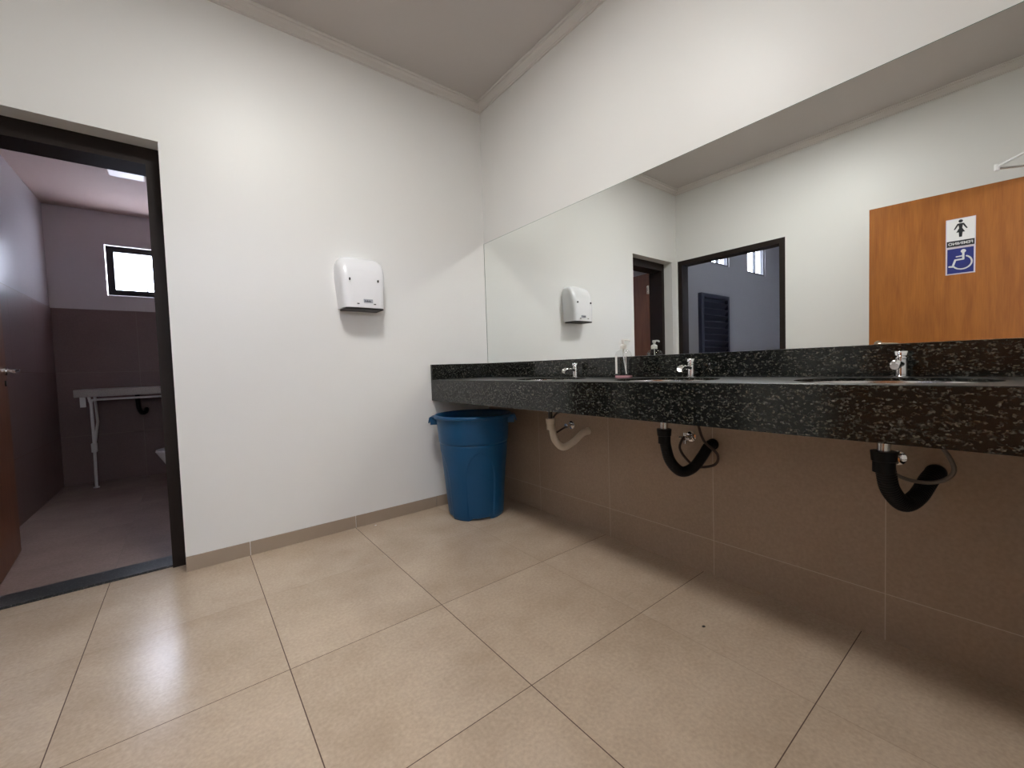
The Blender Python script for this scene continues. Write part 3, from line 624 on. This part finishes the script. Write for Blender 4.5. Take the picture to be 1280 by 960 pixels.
# ---------------------------------------------------------------- signs on the entrance door
def text_mesh(s, size, depth):
    cu = bpy.data.curves.new('lettering', 'FONT'); cu.body = s; cu.size = size; cu.extrude = depth; cu.align_x = 'CENTER'; cu.align_y = 'CENTER'; cu.offset = size*0.02
    o = bpy.data.objects.new('tmp', cu); col.objects.link(o); bpy.context.view_layer.update()
    me = bpy.data.meshes.new_from_object(o.evaluated_get(bpy.context.evaluated_depsgraph_get())); bpy.data.objects.remove(o)
    bm = bmesh.new(); bm.from_mesh(me); bpy.data.meshes.remove(me); return bm
def ell(cx, cy, a, b, n=28): return [(cx+a*math.cos(2*PI*i/n), cy+b*math.sin(2*PI*i/n)) for i in range(n)]
def stroke(pts, w_):
    """thick polyline outline as separate quads with round joints"""
    out = []
    for p, q in zip(pts, pts[1:]):
        d = Vector((q[0]-p[0], q[1]-p[1])); l = d.length; d /= l; nx, ny = -d.y*w_/2, d.x*w_/2
        out.append([(p[0]-nx, p[1]-ny), (q[0]-nx, q[1]-ny), (q[0]+nx, q[1]+ny), (p[0]+nx, p[1]+ny)])
    for p in pts: out.append(ell(p[0], p[1], w_/2, w_/2, 14))
    return out
sc = 0.445   # distance of the signs' centre from the hinge edge
sc = (Vector((-2.418, -2.312, 0))-HB).dot(ue)
def SM(z, off): return ME @ Matrix.Translation((sc, z, off))
ww = 0.141
# women's sign
t = thing('restroom_sign', 'white plaque with a black woman figure and the word FEMININO on the wooden door', 'sign', ME @ Vector((sc, 1.813, 0)))
bm = bmesh.new(); box(bm, -ww/2, ww/2, -0.098, 0.098, 0, 0.003, 0.0008, mtx=SM(1.811, 0.0)); obj('plaque', bm, M['sign_white'], t)
bm = bmesh.new()
for a in ((-ww/2, ww/2, 0.094, 0.098), (-ww/2, ww/2, -0.098, -0.094), (-ww/2, -ww/2+0.005, -0.094, 0.094), (ww/2-0.005, ww/2, -0.094, 0.094)): box(bm, *a, 0.003, 0.0042, mtx=SM(1.811, 0.0))
obj('border', bm, M['sign_edge'], t)
bm = bmesh.new(); k = 0.001; mt = SM(1.811, 0.0031)
prism(bm, ell(0, 0.078, 0.0105, 0.0105), k, mt)
prism(bm, [(-0.012, 0.063), (0.012, 0.063), (0.0075, 0.030), (0.021, 0.002), (-0.021, 0.002), (-0.0075, 0.030)], k, mt)
prism(bm, [(-0.009, 0.003), (0.009, 0.003), (0.007, -0.030), (-0.007, -0.030)], k, mt)
prism(bm, [(0.010, 0.063), (0.016, 0.061), (0.033, 0.025), (0.027, 0.022), (0.011, 0.050)], k, mt)
prism(bm, [(-0.010, 0.063), (-0.011, 0.050), (-0.027, 0.022), (-0.033, 0.025), (-0.016, 0.061)], k, mt)
obj('woman_pictogram', bm, M['sign_black'], t)
bm = bmesh.new(); box(bm, -ww/2+0.005, ww/2-0.005, -0.093, -0.053, 0.003, 0.0040, mtx=SM(1.811, 0.0)); obj('name_band', bm, M['sign_black'], t)
bm = text_mesh('FEMININO', 0.0255, 0.0004)
for v in bm.verts: v.co = SM(1.811, 0.0044) @ (v.co+Vector((0, -0.0735, 0)))
obj('lettering', bm, M['sign_white'], t)
# wheelchair sign
t = thing('restroom_sign', 'blue plaque with a white wheelchair symbol on the wooden door, below the woman sign', 'sign', ME @ Vector((sc, 1.62, 0)))
bm = bmesh.new(); box(bm, -ww/2, ww/2, -0.093, 0.093, 0, 0.003, 0.0008, mtx=SM(1.619, 0.0)); obj('plaque', bm, M['sign_edge'], t)
bm = bmesh.new(); box(bm, -ww/2+0.008, ww/2-0.008, -0.085, 0.085, 0.003, 0.0038, mtx=SM(1.619, 0.0)); obj('blue_field', bm, M['sign_blue'], t)
mt = SM(1.619, 0.0039)
bm = bmesh.new()
prism(bm, ell(-0.014, 0.062, 0.0125, 0.0125), k, mt)
for q in stroke([(-0.014, 0.052), (-0.014, 0.008), (0.024, 0.006), (0.036, -0.038), (0.052, -0.036)], 0.011): prism(bm, q, k, mt)
for q in stroke([(-0.014, 0.030), (0.018, 0.028)], 0.008): prism(bm, q, k, mt)
arc = [(-0.004+0.046*math.cos(a)-0.004, -0.014+0.046*math.sin(a)) for a in [math.radians(118+i*9.5) for i in range(23)]]
for q in stroke(arc, 0.009): prism(bm, q, k, mt)
obj('wheelchair_pictogram', bm, M['sign_white'], t)

# door closer: arms folded above the leaf
dc = thing('door_closer', 'white door closer arms folded above the wooden door', 'door closer', (-2.3, -2.70, 2.18))
E_ = Vector((-2.36, -2.475, 2.165))
bm = bmesh.new(); tube(bm, [E_+Vector((0, 0, 0.012)), Vector((-2.20, -2.74, 2.235))], 0.0075, 10); obj('upper_arm', bm, M['white'], dc)
bm = bmesh.new(); tube(bm, [E_, Vector((-2.43, -2.76, 2.12))], 0.007, 10); obj('lower_arm', bm, M['steel'], dc)
bm = bmesh.new(); lathe(bm, [(0.013, -0.012), (0.013, 0.026), (0.008, 0.03)], E_, 16); obj('elbow_joint', bm, M['white'], dc, smooth=True)
bm = bmesh.new(); box(bm, -2.32, -2.10, YF+0.0125, YF+0.06, 2.215, 2.275, 0.006); obj('closer_body', bm, M['white'], dc)

# ---------------------------------------------------------------- bits of grit on the floor
def grit(x, y, s, m_, label):
    rnd = random.Random(int(x*1000)); bm = bmesh.new()
    bmesh.ops.create_icosphere(bm, subdivisions=1, radius=s)
    for v in bm.verts: v.co = Vector((v.co.x*rnd.uniform(0.7, 1.5), v.co.y*rnd.uniform(0.6, 1.3), max(-s*0.3, v.co.z*0.4)))
    for v in bm.verts: v.co += Vector((x, y, s*0.3))
    tag(obj('floor_crumb', bm, m_), label, 'debris')
grit(-0.40, -1.905, 0.006, M['darkmetal'], 'tiny dark crumb on the beige floor tile in front of the tiled wall')
grit(-0.96, -0.055, 0.006, M['white2'], 'tiny pale plaster crumb on the floor by the baseboard left of the bin')
